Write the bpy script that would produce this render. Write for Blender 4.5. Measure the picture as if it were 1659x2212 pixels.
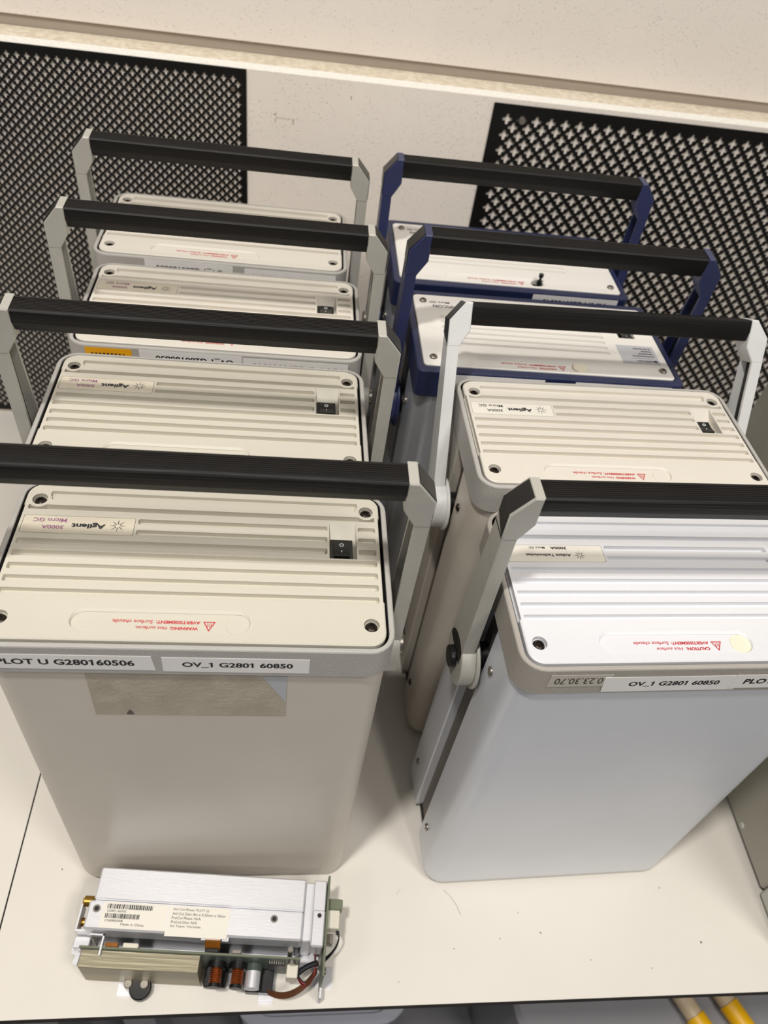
import bpy, bmesh, math, random
from mathutils import Matrix, Vector
R_ = random.Random(7)
for o in list(bpy.data.objects): bpy.data.objects.remove(o)
scene = bpy.context.scene
COL = scene.collection
TZ = 0.75                       # height of the worktop above the floor
# ------------------------------------------------------------------ camera
F_PX, CAM_H, PITCH, ROLL, YAW = 1651.615, 0.73993, 0.798697, 0.173135, 0.18
def cam_axes():
    f = Vector((0, math.cos(PITCH), -math.sin(PITCH))); u = Vector((0, math.sin(PITCH), math.cos(PITCH))); r = Vector((1, 0, 0))
    c, s = math.cos(ROLL), math.sin(ROLL)
    r2 = r * c + u * s; u2 = -r * s + u * c
    M = Matrix.Rotation(-YAW, 3, 'Z')
    return M @ r2, M @ u2, M @ f
cr, cu, cf = cam_axes()
cam_d = bpy.data.cameras.new('camera'); cam = bpy.data.objects.new('camera', cam_d); COL.objects.link(cam)
m = Matrix.Identity(4)
for i in range(3): m[i][0] = cr[i]; m[i][1] = cu[i]; m[i][2] = -cf[i]
m.translation = Vector((0, 0, TZ + CAM_H)); cam.matrix_world = m
cam_d.sensor_fit = 'HORIZONTAL'; cam_d.sensor_width = 36.0; cam_d.lens = 36.0 * F_PX / 1659.0
cam_d.clip_start = 0.02; cam_d.clip_end = 50
cam_d.dof.use_dof = True; cam_d.dof.focus_distance = 0.50; cam_d.dof.aperture_fstop = 12.0
scene.camera = cam
# ------------------------------------------------------------------ light
w = bpy.data.worlds.new('world'); scene.world = w; w.use_nodes = True
bg = w.node_tree.nodes['Background']; bg.inputs[0].default_value = (0.96, 0.93, 0.90, 1); bg.inputs[1].default_value = 0.13
def lamp(name, loc, size, watt, col=(1.0, 0.958, 0.90), aim=None):
    d = bpy.data.lights.new(name, 'AREA'); d.shape = 'DISK'; d.size = size; d.energy = watt; d.color = col
    o = bpy.data.objects.new(name, d); o.location = loc; COL.objects.link(o)
    if aim: o.rotation_euler = (Vector(aim) - Vector(loc)).to_track_quat('-Z', 'Y').to_euler()
    return o
lamp('ceiling_downlight', (-0.45, -0.20, TZ + 2.5), 0.16, 35)
lamp('ceiling_downlight', (0.55, -1.45, TZ + 2.5), 0.16, 14)
lamp('ceiling_panel', (1.05, -0.80, TZ + 2.5), 0.60, 30)
lamp('ceiling_panel', (-1.75, -1.00, TZ + 2.5), 0.60, 13)
vs = scene.view_settings
vs.view_transform = 'Standard'; vs.look = 'None'; vs.gamma = 1.0; vs.use_curve_mapping = False; vs.exposure = -0.08
# ------------------------------------------------------------------ materials
def lin(c): return tuple(((v / 255.0) / 12.92 if v / 255.0 <= 0.04045 else ((v / 255.0 + 0.055) / 1.055) ** 2.4) for v in c) + (1,)
MATS = {}
def mat(name, rgb, rough=0.5, metal=0.0, noise=0.0, nscale=60.0, bump=0.0, bscale=200.0, stretch=None, rgb2=None, spec=0.5, coords='Object'):
    if name in MATS: return MATS[name]
    M = bpy.data.materials.new(name); M.use_nodes = True; nt = M.node_tree; b = nt.nodes['Principled BSDF']
    b.inputs['Base Color'].default_value = lin(rgb); b.inputs['Roughness'].default_value = rough; b.inputs['Metallic'].default_value = metal
    b.inputs['Specular IOR Level'].default_value = spec
    if noise or bump:
        tc = nt.nodes.new('ShaderNodeTexCoord'); mp = nt.nodes.new('ShaderNodeMapping'); nt.links.new(tc.outputs[coords], mp.inputs[0])
        if stretch: mp.inputs['Scale'].default_value = stretch
    if noise:
        n = nt.nodes.new('ShaderNodeTexNoise'); n.inputs['Scale'].default_value = nscale; n.inputs['Detail'].default_value = 5; nt.links.new(mp.outputs[0], n.inputs['Vector'])
        rp = nt.nodes.new('ShaderNodeValToRGB'); rp.color_ramp.elements[0].position = 0.35; rp.color_ramp.elements[1].position = 0.65
        a = lin(rgb); c2 = lin(rgb2) if rgb2 else tuple(v * (1 - noise) for v in a[:3]) + (1,)
        rp.color_ramp.elements[0].color = c2; rp.color_ramp.elements[1].color = a
        nt.links.new(n.outputs['Fac'], rp.inputs[0]); nt.links.new(rp.outputs[0], b.inputs['Base Color'])
    if bump:
        n2 = nt.nodes.new('ShaderNodeTexNoise'); n2.inputs['Scale'].default_value = bscale; n2.inputs['Detail'].default_value = 3; nt.links.new(mp.outputs[0], n2.inputs['Vector'])
        bp = nt.nodes.new('ShaderNodeBump'); bp.inputs['Strength'].default_value = bump; bp.inputs['Distance'].default_value = 0.001
        nt.links.new(n2.outputs['Fac'], bp.inputs['Height']); nt.links.new(bp.outputs[0], b.inputs['Normal'])
    MATS[name] = M; return M
def pitted(name, rgb, scale, depth):
    """painted board with small pits: bump from distance to voronoi points"""
    M = mat(name, rgb, 0.55, 0, 0.04, 6.0); nt = M.node_tree; b = nt.nodes['Principled BSDF']
    tc = nt.nodes.new('ShaderNodeTexCoord'); mp = nt.nodes.new('ShaderNodeMapping'); mp.inputs['Scale'].default_value = (1.25, 1, 0.75); nt.links.new(tc.outputs['Object'], mp.inputs[0])
    nz = nt.nodes.new('ShaderNodeTexNoise'); nz.inputs['Scale'].default_value = 260; nt.links.new(mp.outputs[0], nz.inputs['Vector'])
    mx = nt.nodes.new('ShaderNodeMix'); mx.data_type = 'VECTOR'; mx.inputs['Factor'].default_value = 0.006
    nt.links.new(mp.outputs[0], mx.inputs['A']); nt.links.new(nz.outputs['Color'], mx.inputs['B'])
    v = nt.nodes.new('ShaderNodeTexVoronoi'); v.inputs['Scale'].default_value = scale; nt.links.new(mx.outputs['Result'], v.inputs['Vector'])
    rp = nt.nodes.new('ShaderNodeValToRGB'); rp.color_ramp.elements[0].position = 0.06; rp.color_ramp.elements[1].position = 0.26
    nt.links.new(v.outputs['Distance'], rp.inputs[0])
    n3 = nt.nodes.new('ShaderNodeTexNoise'); n3.inputs['Scale'].default_value = 45; nt.links.new(tc.outputs['Object'], n3.inputs['Vector'])
    r3 = nt.nodes.new('ShaderNodeValToRGB'); r3.color_ramp.elements[0].position = 0.42; r3.color_ramp.elements[1].position = 0.6; nt.links.new(n3.outputs['Fac'], r3.inputs[0])
    mm = nt.nodes.new('ShaderNodeMath'); mm.operation = 'MAXIMUM'; nt.links.new(rp.outputs[0], mm.inputs[0]); nt.links.new(r3.outputs[0], mm.inputs[1])
    bp = nt.nodes.new('ShaderNodeBump'); bp.inputs['Strength'].default_value = depth; bp.inputs['Distance'].default_value = 0.0022
    nt.links.new(mm.outputs[0], bp.inputs['Height']); nt.links.new(bp.outputs[0], b.inputs['Normal'])
    return M
pitted('board_paint', (252, 243, 233), 330, 0.45)
mat('board_edge', (232, 222, 203), 0.7, 0, 1, 160.0, 0.6, 500, rgb2=(208, 195, 174))
mat('board_bevel', (252, 248, 238), 0.6, 0, 0.05, 300.0, 0.8, 500)
mat('trim_grey', (172, 160, 146), 0.5, 0, 0.1, 40.0, 0.15, 120, stretch=(0.1, 1, 6))
mat('laminate', (228, 223, 214), 0.42, 0, 0.03, 9.0, 0.06, 700)
mat('laminate_core', (40, 31, 24), 0.7, 0, 0.3, 90.0)
mat('perf_black', (15, 14, 13), 0.5, 0, 0.2, 30.0, spec=0.3)
mat('body_beige', (214, 206, 194), 0.42, 0.0, 0.05, 14.0, 0.05, 900)
mat('body_silver', (228, 231, 238), 0.36, 0.15, 0.04, 14.0, 0.05, 900)
mat('body_blue_unit', (188, 192, 200), 0.34, 0.5, 0.05, 14.0, 0.05, 900)
mat('core_taupe', (104, 96, 90), 0.5, 0.1, 0.12, 20.0)
mat('collar_grey', (184, 181, 176), 0.5, 0, 0.04, 60.0, 0.35, 1500)
mat('collar_taupe', (174, 168, 160), 0.5, 0, 0.04, 60.0, 0.35, 1500)
mat('collar_blue', (32, 40, 76), 0.42, 0, 0.1, 40.0, 0.25, 1500)
mat('collar_gap', (24, 24, 28), 0.7, 0, 0.2, 40.0)
mat('lid_cream', (211, 206, 192), 0.42, 0, 0.03, 12.0, 0.18, 1800)
mat('lid_warm', (224, 218, 207), 0.42, 0, 0.03, 12.0, 0.18, 1800)
mat('lid_white', (228, 229, 233), 0.38, 0, 0.02, 12.0, 0.15, 1800)
mat('lid_blue_unit', (236, 233, 227), 0.35, 0, 0.02, 12.0, 0.1, 1800)
mat('plate_white', (236, 231, 220), 0.35, 0, 0.02, 30.0)
mat('plate_cream', (221, 213, 194), 0.35, 0, 0.02, 30.0)
mat('disc_cream', (240, 233, 212), 0.4, 0, 0.03, 60.0)
mat('print_dark', (40, 42, 46), 0.5, 0, 0.05, 60.0)
mat('print_black', (14, 14, 16), 0.5, 0, 0.05, 60.0)
mat('print_mauve', (160, 96, 140), 0.5, 0, 0.05, 60.0)
mat('print_red', (204, 38, 52), 0.5, 0, 0.05, 60.0)
mat('print_white', (236, 236, 236), 0.4, 0, 0.03, 60.0)
mat('label_white', (242, 240, 238), 0.45, 0, 0.03, 60.0)
mat('label_grey', (196, 190, 180), 0.4, 0, 0.03, 60.0)
mat('label_silver', (190, 192, 198), 0.35, 0, 0.03, 60.0)
mat('label_yellow', (247, 178, 20), 0.45, 0, 0.05, 60.0)
mat('label_film', (190, 180, 164), 0.34, 0, 1.0, 60.0, 0.5, 400, rgb2=(176, 165, 148))
mat('grip_black', (17, 15, 15), 0.5, 0, 0.1, 30.0, 0.25, 900, stretch=(0.02, 1, 1), spec=0.3)
mat('handle_grey', (188, 186, 178), 0.42, 0.15, 0.05, 50.0, 0.2, 1200)
mat('handle_silver', (232, 233, 232), 0.36, 0.1, 0.04, 50.0, 0.15, 1200)
mat('handle_blue', (44, 51, 90), 0.4, 0.0, 0.08, 50.0, 0.15, 1200)
mat('black_plastic', (20, 19, 20), 0.35, 0, 0.15, 80.0)
mat('switch_black', (16, 20, 18), 0.25, 0, 0.15, 80.0)
mat('screw_dark', (66, 58, 54), 0.3, 0.8, 0.2, 300.0)
mat('screw_steel', (150, 144, 136), 0.35, 0.8, 0.1, 300.0)
mat('rubber', (30, 30, 30), 0.8, 0, 0.1, 80.0)
mat('alu', (226, 226, 230), 0.42, 0.55, 0.04, 60.0, 0.06, 900, stretch=(0.15, 1, 1))
mat('alu_dark', (120, 122, 126), 0.4, 0.85, 0.35, 60.0, 0.3, 300, stretch=(0.12, 1, 1))
mat('heatsink', (160, 152, 128), 0.45, 0.45, 0.12, 40.0, 0.4, 400, stretch=(0.04, 1, 2))
mat('pcb', (112, 118, 96), 0.5, 0, 0.15, 60.0)
mat('pcb_face', (74, 86, 78), 0.4, 0, 0.25, 120.0)
mat('copper', (196, 104, 52), 0.3, 0.8, 0.5, 300.0, 0.8, 900, stretch=(1, 0.05, 1))
mat('brass', (178, 140, 66), 0.3, 0.9, 0.1, 60.0)
mat('kapton', (150, 92, 30), 0.25, 0, 0.2, 90.0)
mat('ribbon', (104, 66, 46), 0.3, 0, 0.2, 90.0)
mat('wire_red', (150, 40, 40), 0.4, 0, 0.1, 60.0)
mat('wire_black', (22, 22, 30), 0.4, 0, 0.1, 60.0)
mat('connector_white', (228, 222, 206), 0.5, 0, 0.06, 80.0)
mat('instrument_grey', (172, 168, 156), 0.5, 0, 0.04, 30.0, 0.2, 1000)
mat('bezel_grey', (196, 196, 188), 0.5, 0, 0.04, 30.0, 0.2, 1000)
mat('floor_grey', (120, 120, 124), 0.5, 0, 0.12, 12.0)
mat('crate_grey', (142, 142, 146), 0.45, 0, 0.06, 12.0)
mat('film_plastic', (186, 188, 200), 0.25, 0, 0.08, 20.0)
mat('yellow_plastic', (244, 186, 8), 0.35, 0, 0.1, 40.0)
mat('cream_plastic', (214, 192, 160), 0.35, 0, 0.1, 40.0)
mat('speck_dark', (70, 62, 56), 0.7, 0, 0.1, 60.0)
mat('scuff_grey', (176, 170, 162), 0.6, 0, 0.1, 60.0)
mat('scuff_brown', (196, 178, 160), 0.6, 0, 0.1, 60.0)
mat('frame_grey', (150, 150, 152), 0.4, 0.4, 0.05, 30.0)
# ------------------------------------------------------------------ mesh helpers
def finish(bm, ang=35):
    bmesh.ops.recalc_face_normals(bm, faces=bm.faces)
    me = bpy.data.meshes.new('m'); bm.to_mesh(me); bm.free()
    smooth(me, ang); return me
def smooth(me, ang=35):
    for p in me.polygons: p.use_smooth = True
    me.set_sharp_from_angle(angle=math.radians(ang))
def obj(name, me, material, parent=None, loc=None, rot=None):
    if isinstance(me, bmesh.types.BMesh): me = finish(me)
    mats = material if isinstance(material, (list, tuple)) else [material]
    if len(me.materials) == 0:
        for k in mats: me.materials.append(MATS[k])
        o = bpy.data.objects.new(name, me)
    else:
        o = bpy.data.objects.new(name, me)
        for i, k in enumerate(mats):
            if me.materials[i] is not MATS[k]:
                o.material_slots[i].link = 'OBJECT'; o.material_slots[i].material = MATS[k]
    COL.objects.link(o)
    if parent: o.parent = parent
    if loc: o.location = loc
    if rot: o.rotation_euler = rot
    return o
def tag(o, label, cat, group=None):
    o['label'] = label; o['category'] = cat
    if group: o['group'] = group
    return o
def empty(name, loc, rz=0.0):
    o = bpy.data.objects.new(name, None); o.empty_display_size = 0.05; COL.objects.link(o); o.location = loc; o.rotation_euler = (0, 0, rz); return o
def rr(hx, hy, r, n=6, cx=0.0, cy=0.0):
    pts = []
    rs = r if isinstance(r, (list, tuple)) else [r] * 4          # corner radii: +x+y, -x+y, -x-y, +x-y
    for k, (sx, sy) in enumerate(((1, 1), (-1, 1), (-1, -1), (1, -1))):
        q = rs[k]
        if q <= 0: pts.append((cx + sx * hx, cy + sy * hy)); continue
        for i in range(n + 1):
            a = math.pi / 2 * k + math.pi / 2 * i / n
            pts.append((cx + sx * (hx - q) + q * math.cos(a), cy + sy * (hy - q) + q * math.sin(a)))
    return pts
def loft(bm, rings, cap0=True, cap1=True, T=None):
    """rings: list of lists of 3D points, same count"""
    vv = []
    for ring in rings:
        vv.append([bm.verts.new(T @ Vector(p) if T else Vector(p)) for p in ring])
    n = len(vv[0]); fs = []
    for a, b in zip(vv, vv[1:]):
        for i in range(n):
            j = (i + 1) % n
            fs.append(bm.faces.new((a[i], a[j], b[j], b[i])))
    if cap0: fs.append(bm.faces.new(list(reversed(vv[0]))))
    if cap1: fs.append(bm.faces.new(vv[-1]))
    return fs
def prism(bm, pts, z0, z1, bev=0.0, T=None):
    def ins(p, d):
        cx = sum(q[0] for q in p) / len(p); cy = sum(q[1] for q in p) / len(p)
        return [(x - math.copysign(min(d, abs(x - cx)), x - cx), y - math.copysign(min(d, abs(y - cy)), y - cy)) for x, y in p]
    if bev > 0:
        i = ins(pts, bev)
        rings = [[(x, y, z0) for x, y in pts], [(x, y, z1 - bev) for x, y in pts], [(x, y, z1) for x, y in i]]
    else: rings = [[(x, y, z0) for x, y in pts], [(x, y, z1) for x, y in pts]]
    return loft(bm, rings, T=T)
def box(bm, x0, x1, y0, y1, z0, z1, bev=0.0, T=None):
    if bev <= 0: return prism(bm, [(x1, y1), (x0, y1), (x0, y0), (x1, y0)], z0, z1, 0, T)
    def c(i, z): return [(x1 - i, y1 - i, z), (x0 + i, y1 - i, z), (x0 + i, y0 + i, z), (x1 - i, y0 + i, z)]
    def oc(z):
        b = bev
        return [(x1, y1 - b, z), (x1 - b, y1, z), (x0 + b, y1, z), (x0, y1 - b, z), (x0, y0 + b, z), (x0 + b, y0, z), (x1 - b, y0, z), (x1, y0 + b, z)]
    def oi(z):
        b = bev; p = []
        for (x, y, zz) in oc(z):
            xx = x - b * (1 if x > (x0 + x1) / 2 else -1); yy = y - b * (1 if y > (y0 + y1) / 2 else -1)
            p.append((min(max(x, x0 + b), x1 - b), min(max(y, y0 + b), y1 - b), zz))
        q = []
        e = b * 0.001
        for k, (x, y, zz) in enumerate(oc(z)):
            xx = min(max(x, x0 + b), x1 - b); yy = min(max(y, y0 + b), y1 - b)
            sx = 1 if x > (x0 + x1) / 2 else -1; sy = 1 if y > (y0 + y1) / 2 else -1
            if k in (0, 3, 4, 7): yy -= sy * e
            else: xx -= sx * e
            q.append((xx, yy, zz))
        return q
    return loft(bm, [oi(z0), oc(z0 + bev), oc(z1 - bev), oi(z1)], T=T)
def cyl(bm, c, r, h, axis='Z', n=20, r2=None, bev=0.0, T=None):
    """cylinder from c along +axis by h"""
    ax = {'X': Vector((1, 0, 0)), 'Y': Vector((0, 1, 0)), 'Z': Vector((0, 0, 1))}[axis] if isinstance(axis, str) else Vector(axis).normalized()
    a = ax.orthogonal().normalized(); b = ax.cross(a)
    r2 = r if r2 is None else r2
    prof = [(r, 0), (r2, h)] if bev <= 0 else [(r - bev, 0), (r, bev), (r2, h - bev), (r2 - bev, h)]
    c = Vector(c); rings = []
    for rad, t in prof:
        rings.append([c + ax * t + a * rad * math.cos(2 * math.pi * i / n) + b * rad * math.sin(2 * math.pi * i / n) for i in range(n)])
    return loft(bm, rings, T=T)
def ringwall(bm, outer, inner, z0, z1):
    n = len(outer)
    o0 = [bm.verts.new((x, y, z0)) for x, y in outer]; o1 = [bm.verts.new((x, y, z1)) for x, y in outer]
    i0 = [bm.verts.new((x, y, z0)) for x, y in inner]; i1 = [bm.verts.new((x, y, z1)) for x, y in inner]
    for i in range(n):
        j = (i + 1) % n
        bm.faces.new((o0[i], o0[j], o1[j], o1[i])); bm.faces.new((i0[j], i0[i], i1[i], i1[j])); bm.faces.new((o1[i], o1[j], i1[j], i1[i])); bm.faces.new((o0[j], o0[i], i0[i], i0[j]))
def tube(bm, pts, r, n=8):
    P = [Vector(p) for p in pts]; rings = []
    for i, p in enumerate(P):
        t = (P[min(i + 1, len(P) - 1)] - P[max(i - 1, 0)]).normalized()
        a = t.orthogonal().normalized() if i == 0 else (pa - t * pa.dot(t)).normalized()
        pa = a; b = t.cross(a)
        rings.append([p + (a * math.cos(2 * math.pi * k / n) + b * math.sin(2 * math.pi * k / n)) * r for k in range(n)])
    loft(bm, rings)
def bez(p0, p1, p2, p3, n=12):
    a, b, c, d = map(Vector, (p0, p1, p2, p3)); out = []
    for i in range(n + 1):
        t = i / n; u = 1 - t
        out.append(a * u ** 3 + b * 3 * u * u * t + c * 3 * u * t * t + d * t ** 3)
    return out
_txt = {}
def text_polys(s, bold=0.0):
    k = (s, bold)
    if k in _txt: return _txt[k]
    cu_ = bpy.data.curves.new('t', 'FONT'); cu_.body = s; cu_.offset = bold; cu_.resolution_u = 3
    o = bpy.data.objects.new('t', cu_); COL.objects.link(o)
    dg = bpy.context.evaluated_depsgraph_get(); dg.update()
    me = bpy.data.meshes.new_from_object(o.evaluated_get(dg))
    vs_ = [v.co.copy() for v in me.vertices]; fs = [list(p.vertices) for p in me.polygons]
    def extent(t):
        cu_.body = t; dg.update(); q = bpy.data.meshes.new_from_object(o.evaluated_get(dg)); r = (min(v.co.x for v in q.vertices), max(v.co.x for v in q.vertices), min(v.co.y for v in q.vertices), max(v.co.y for v in q.vertices)); bpy.data.meshes.remove(q); return r
    if '1' in s:                                   # give the plain bar of the built-in '1' its flag
        e1 = extent('1'); bw_, h1 = e1[1] - e1[0], e1[3]
        for i, ch in enumerate(s):
            if ch == '1':
                xl = extent(s[:i + 1])[1] - bw_; n0 = len(vs_)
                vs_ += [Vector((xl + .002, h1, 0)), Vector((xl - .15, h1 - .15, 0)), Vector((xl - .15, h1 - .25, 0)), Vector((xl + .002, h1 - .14, 0))]; fs.append([n0, n0 + 1, n0 + 2, n0 + 3])
    x0 = min(v.x for v in vs_); x1 = max(v.x for v in vs_); y0 = min(v.y for v in vs_); y1 = max(v.y for v in vs_)
    vs_ = [((v.x - x0) / (x1 - x0) - .5, (v.y - y0) / (y1 - y0) - .5) for v in vs_]
    bpy.data.objects.remove(o); bpy.data.meshes.remove(me); bpy.data.curves.remove(cu_)
    _txt[k] = (vs_, fs); return _txt[k]
def add_text(bm, s, cx, cy, w_, h_, flip=False, bold=0.0, shear=0.0, put=None, mi=0):
    """text fitted to w x h around (cx,cy) in a plane; put maps (x,y) to 3D"""
    vs_, fs = text_polys(s, bold); sg = -1 if flip else 1
    out = []
    for x, y in vs_:
        X = x * w_ + shear * y * h_; Y = y * h_
        out.append(bm.verts.new(put(cx + sg * X, cy + sg * Y)))
    for f in fs:
        try: fc = bm.faces.new([out[i] for i in f]); fc.material_index = mi
        except ValueError: pass
def flat_poly(bm, pts, put, mi=0):
    f = bm.faces.new([bm.verts.new(put(x, y)) for x, y in pts]); f.material_index = mi
def flat_obj(name, bm, mats, parent, up):
    me = bpy.data.meshes.new('m')
    bm.normal_update()
    for f in bm.faces:
        if f.normal.dot(up) < 0: f.normal_flip()
    bm.to_mesh(me); bm.free()
    return obj(name, me, mats, parent)
# ------------------------------------------------------------------ setting
def struct(name, bm, m, parent=None):
    o = obj(name, bm, m, parent)
    if not parent: o['kind'] = 'structure'
    return o
WY = 0.875
bm = bmesh.new(); box(bm, -3, 3.5, -2.5, 1.3, -0.05, 0.0); struct('floor', bm, 'floor_grey')
bm = bmesh.new()
prof = [(WY, 0.0), (WY, TZ + .4737), (WY + .0036, TZ + .4785), (WY + .036, TZ + .4785), (WY + .036, 0.0)]
fs = loft(bm, [[(-2.0, y, z) for y, z in prof], [(2.6, y, z) for y, z in prof]])
bm.normal_update()
for f in bm.faces:
    c = f.calc_center_median()
    if c.z > TZ + .4784: f.material_index = 1
    elif c.z > TZ + .474 and abs(c.x - .3) < 1: f.material_index = 2
me = finish(bm); o = obj('wall_back', me, ['board_paint', 'board_edge', 'board_bevel']); o['kind'] = 'structure'
bm = bmesh.new(); box(bm, -2.0, 2.6, WY + .0368, WY + .06, 0.0, TZ + .4890); struct('trim_1', bm, 'trim_grey')
bm = bmesh.new(); box(bm, -2.0, 2.6, WY + .0345, WY + .07, TZ + .4888, TZ + 1.6, 0.0008); struct('wall_upper', bm, 'board_paint')
# worktops with dark core edge, butted with a narrow joint
def worktop(x0, x1, label):
    t = empty('worktop', ((x0 + x1) / 2, 0.5, 0.0)); tag(t, label, 'worktop', 'white laminate worktops')
    hx = (x1 - x0) / 2; y0, y1 = 0.1388 - .5, WY - .001 - .5
    bm = bmesh.new(); box(bm, -hx, hx, y0, y1, TZ - .0128, TZ - .0008); obj('core', bm, 'laminate_core', t)
    bm = bmesh.new(); box(bm, -hx, hx, y0, y1, TZ - .0008, TZ); obj('laminate_surface', bm, 'laminate', t)
    for sx in (-1, 1):
        for yy in (y0 + .1, y1 - .08):
            bm = bmesh.new(); box(bm, sx * (hx - .06) - .02, sx * (hx - .06) + .02, yy - .02, yy + .02, 0.0, TZ - .0128, .003); obj('leg', bm, 'frame_grey', t)
    return t
worktop(-1.80, -0.2254, 'white laminate worktop left bare, beyond the dark joint beside the front grey instrument')
worktop(-0.2240, 1.60, 'white laminate worktop with dark edge carrying the instruments and circuit module')
# specks and a scratch on the worktop, an old mark on the wall board
WT = [o for o in bpy.data.objects if o.name.startswith('worktop')][-1]
WT = bpy.data.objects['worktop.001']
def wear(name, pts, parent, put, m):
    bm = bmesh.new(); flat_poly(bm, pts, put); return flat_obj(name, bm, m, parent, Vector((0, 0, 1)) if parent is WT else Vector((0, -1, 0)))
wx, wy = WT.location.x, WT.location.y
for (x, y, r) in ((.3935, .1795, .0011), (.3400, .1600, .0006), (.2430, .1910, .0008), (.2250, .2080, .0005), (.2050, .1870, .0006), (.1620, .1800, .0006), (.3680, .2270, .0007), (-.1850, .2520, .0007), (.1110, .1560, .0005), (.2850, .1680, .0005)):
    wear('speck', [(x - wx + r * (1 + .4 * math.sin(5 * t)) * math.cos(t) * .7, y - wy + r * math.sin(t)) for t in [math.pi / 4 * i for i in range(8)]], WT, lambda a_, b_: (a_, b_, TZ + .0002), 'speck_dark')
for pts in ([(.1580, .2290), (.1640, .2230), (.1690, .2150), (.1715, .2070)], [(.1180, .2310), (.1150, .2270), (.1145, .2255)]):
    up_ = [(x - wx, y - wy) for x, y in pts]; dn = [(x - wx - .0005, y - wy - .0002) for x, y in reversed(pts)]
    wear('scratch', up_ + dn, WT, lambda a_, b_: (a_, b_, TZ + .0002), 'scuff_grey')
wb = bpy.data.objects['wall_back']
for pts in ([(-.0335, .4335), (-.0300, .4340), (-.0310, .4315)], [(-.0318, .4290), (-.0308, .4290), (-.0309, .4245), (-.0317, .4245)], [(-.0310, .4300), (-.0130, .4293), (-.0130, .4289), (-.0310, .4296)], [(-.0126, .4300), (-.0113, .4300), (-.0118, .4240), (-.0126, .4240)], [(.0470, .4590), (.0482, .4592), (.0485, .4560), (.0476, .4550)]):
    wear('scuff_mark', pts, wb, lambda a_, b_: (a_, WY - .0002, TZ + b_), 'scuff_brown')
# perforated panels -----------------------------------------------------------
def perf_panel(x0, x1, z0, z1, a, cx0, cz0, th, label, screws):
    """black sheet with cross shaped holes; lattice points (cx0+i*a, cz0-j*a), i+j even"""
    y_f = WY - th - 0.0006; y_b = WY - 0.0006
    t = empty('perforated_panel', ((x0 + x1) / 2, WY, z0 + TZ)); tag(t, label, 'panel', 'black perforated panels on the back wall')
    ox, oz = (x0 + x1) / 2, z0
    L, W_ = a * 0.70, a * 0.235
    arc = [(L - W_ + W_ * math.cos(q), W_ * math.sin(q)) for q in (0, math.pi / 6, math.pi / 3, math.pi / 2)]
    quad = arc + [(W_, W_)] + [(y, x) for x, y in reversed(arc)]      # from (L,0) to (0,L)
    verts = []; faces = []
    def V(x, y, z): verts.append((x - ox, y - WY, z - oz)); return len(verts) - 1
    i_min = -2000
    mx, mz = a * 1.25, a * 1.25          # plain border
    il0, il1 = math.ceil((x0 + mx - cx0) / a), math.floor((x1 - mx - cx0) / a)
    jl1 = math.floor((cz0 - (z0 + mz)) / a)
    cells = [(i, j) for j in range(0, jl1 + 1) for i in range(il0, il1 + 1) if (i + j) % 2 == 0]
    cs = set(cells); cache = {}
    def P(i, j, y):
        k = (i, j, y)
        if k not in cache: cache[k] = V(cx0 + i * a, y, cz0 - j * a)
        return cache[k]
    for (i, j) in cells:
        px, pz = cx0 + i * a, cz0 - j * a
        for (sx, sz) in ((1, 1), (-1, 1), (-1, -1), (1, -1)):
            fr = [V(px + sx * u, y_f, pz + sz * v) for u, v in quad]
            bk = [V(px + sx * u, y_b, pz + sz * v) for u, v in quad]
            A = P(i + sx, j, y_f); B = P(i, j - sz, y_f)
            f = [A, B] + list(reversed(fr))
            faces.append(f if sx * sz < 0 else f[::-1])
            for q in range(len(fr) - 1):
                g = [fr[q], fr[q + 1], bk[q + 1], bk[q]]; faces.append(g if sx * sz < 0 else g[::-1])
    # fill half diamonds along the lattice border and the plain margin strips
    jm = jl1
    for j in range(-1, jm + 2):
        for i in range(il0 - 1, il1 + 2):
            if (i + j) % 2 == 0 and (i, j) not in cs:
                for (di, dj) in ((1, 1), (-1, 1), (-1, -1), (1, -1)):
                    if il0 - 1 <= i + di <= il1 + 1 and -1 <= j + dj <= jm + 1:
                        f = [P(i, j, y_f), P(i + di, j, y_f), P(i, j + dj, y_f)]
                        faces.append(f if di * dj > 0 else f[::-1])
    X0, X1, Z1, Z0 = cx0 + (il0 - 1) * a, cx0 + (il1 + 1) * a, cz0 + a, cz0 - (jm + 1) * a
    def strip(ax, bx, az, bz):
        if bx - ax > 1e-5 and bz - az > 1e-5: faces.append([V(ax, y_f, az), V(bx, y_f, az), V(bx, y_f, bz), V(ax, y_f, bz)])
    strip(x0, X0, z0, z1); strip(X1, x1, z0, z1); strip(X0, X1, Z1, z1); strip(X0, X1, z0, Z0)
    for (ax, az, bx, bz) in ((x0, z0, x1, z0), (x1, z0, x1, z1), (x1, z1, x0, z1), (x0, z1, x0, z0)):
        faces.append([V(ax, y_f, az), V(bx, y_f, bz), V(bx, y_b, bz), V(ax, y_b, az)][::-1])
    me = bpy.data.meshes.new('m'); me.from_pydata(verts, [], faces); me.update()
    o = obj('perforated_sheet', me, 'perf_black', t)
    for (x, z) in screws:
        bm = bmesh.new(); cyl(bm, (x - ox, y_f - WY + .0002, z - oz), a * .55, -.0022, 'Y', 14, r2=a * .42); cyl(bm, (x - ox, y_f - WY - .002, z - oz), a * .2, -.0004, 'Y', 8)
        obj('screw', bm, 'screw_steel', t)
    return t
perf_panel(-0.62, -0.0615, 0.004, 0.4736, 0.00483, -0.0750, 0.4632, 0.0012, 'black panel with fine cross-shaped holes, behind the left row of grey instruments', [(-.0750, .4538)])
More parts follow.
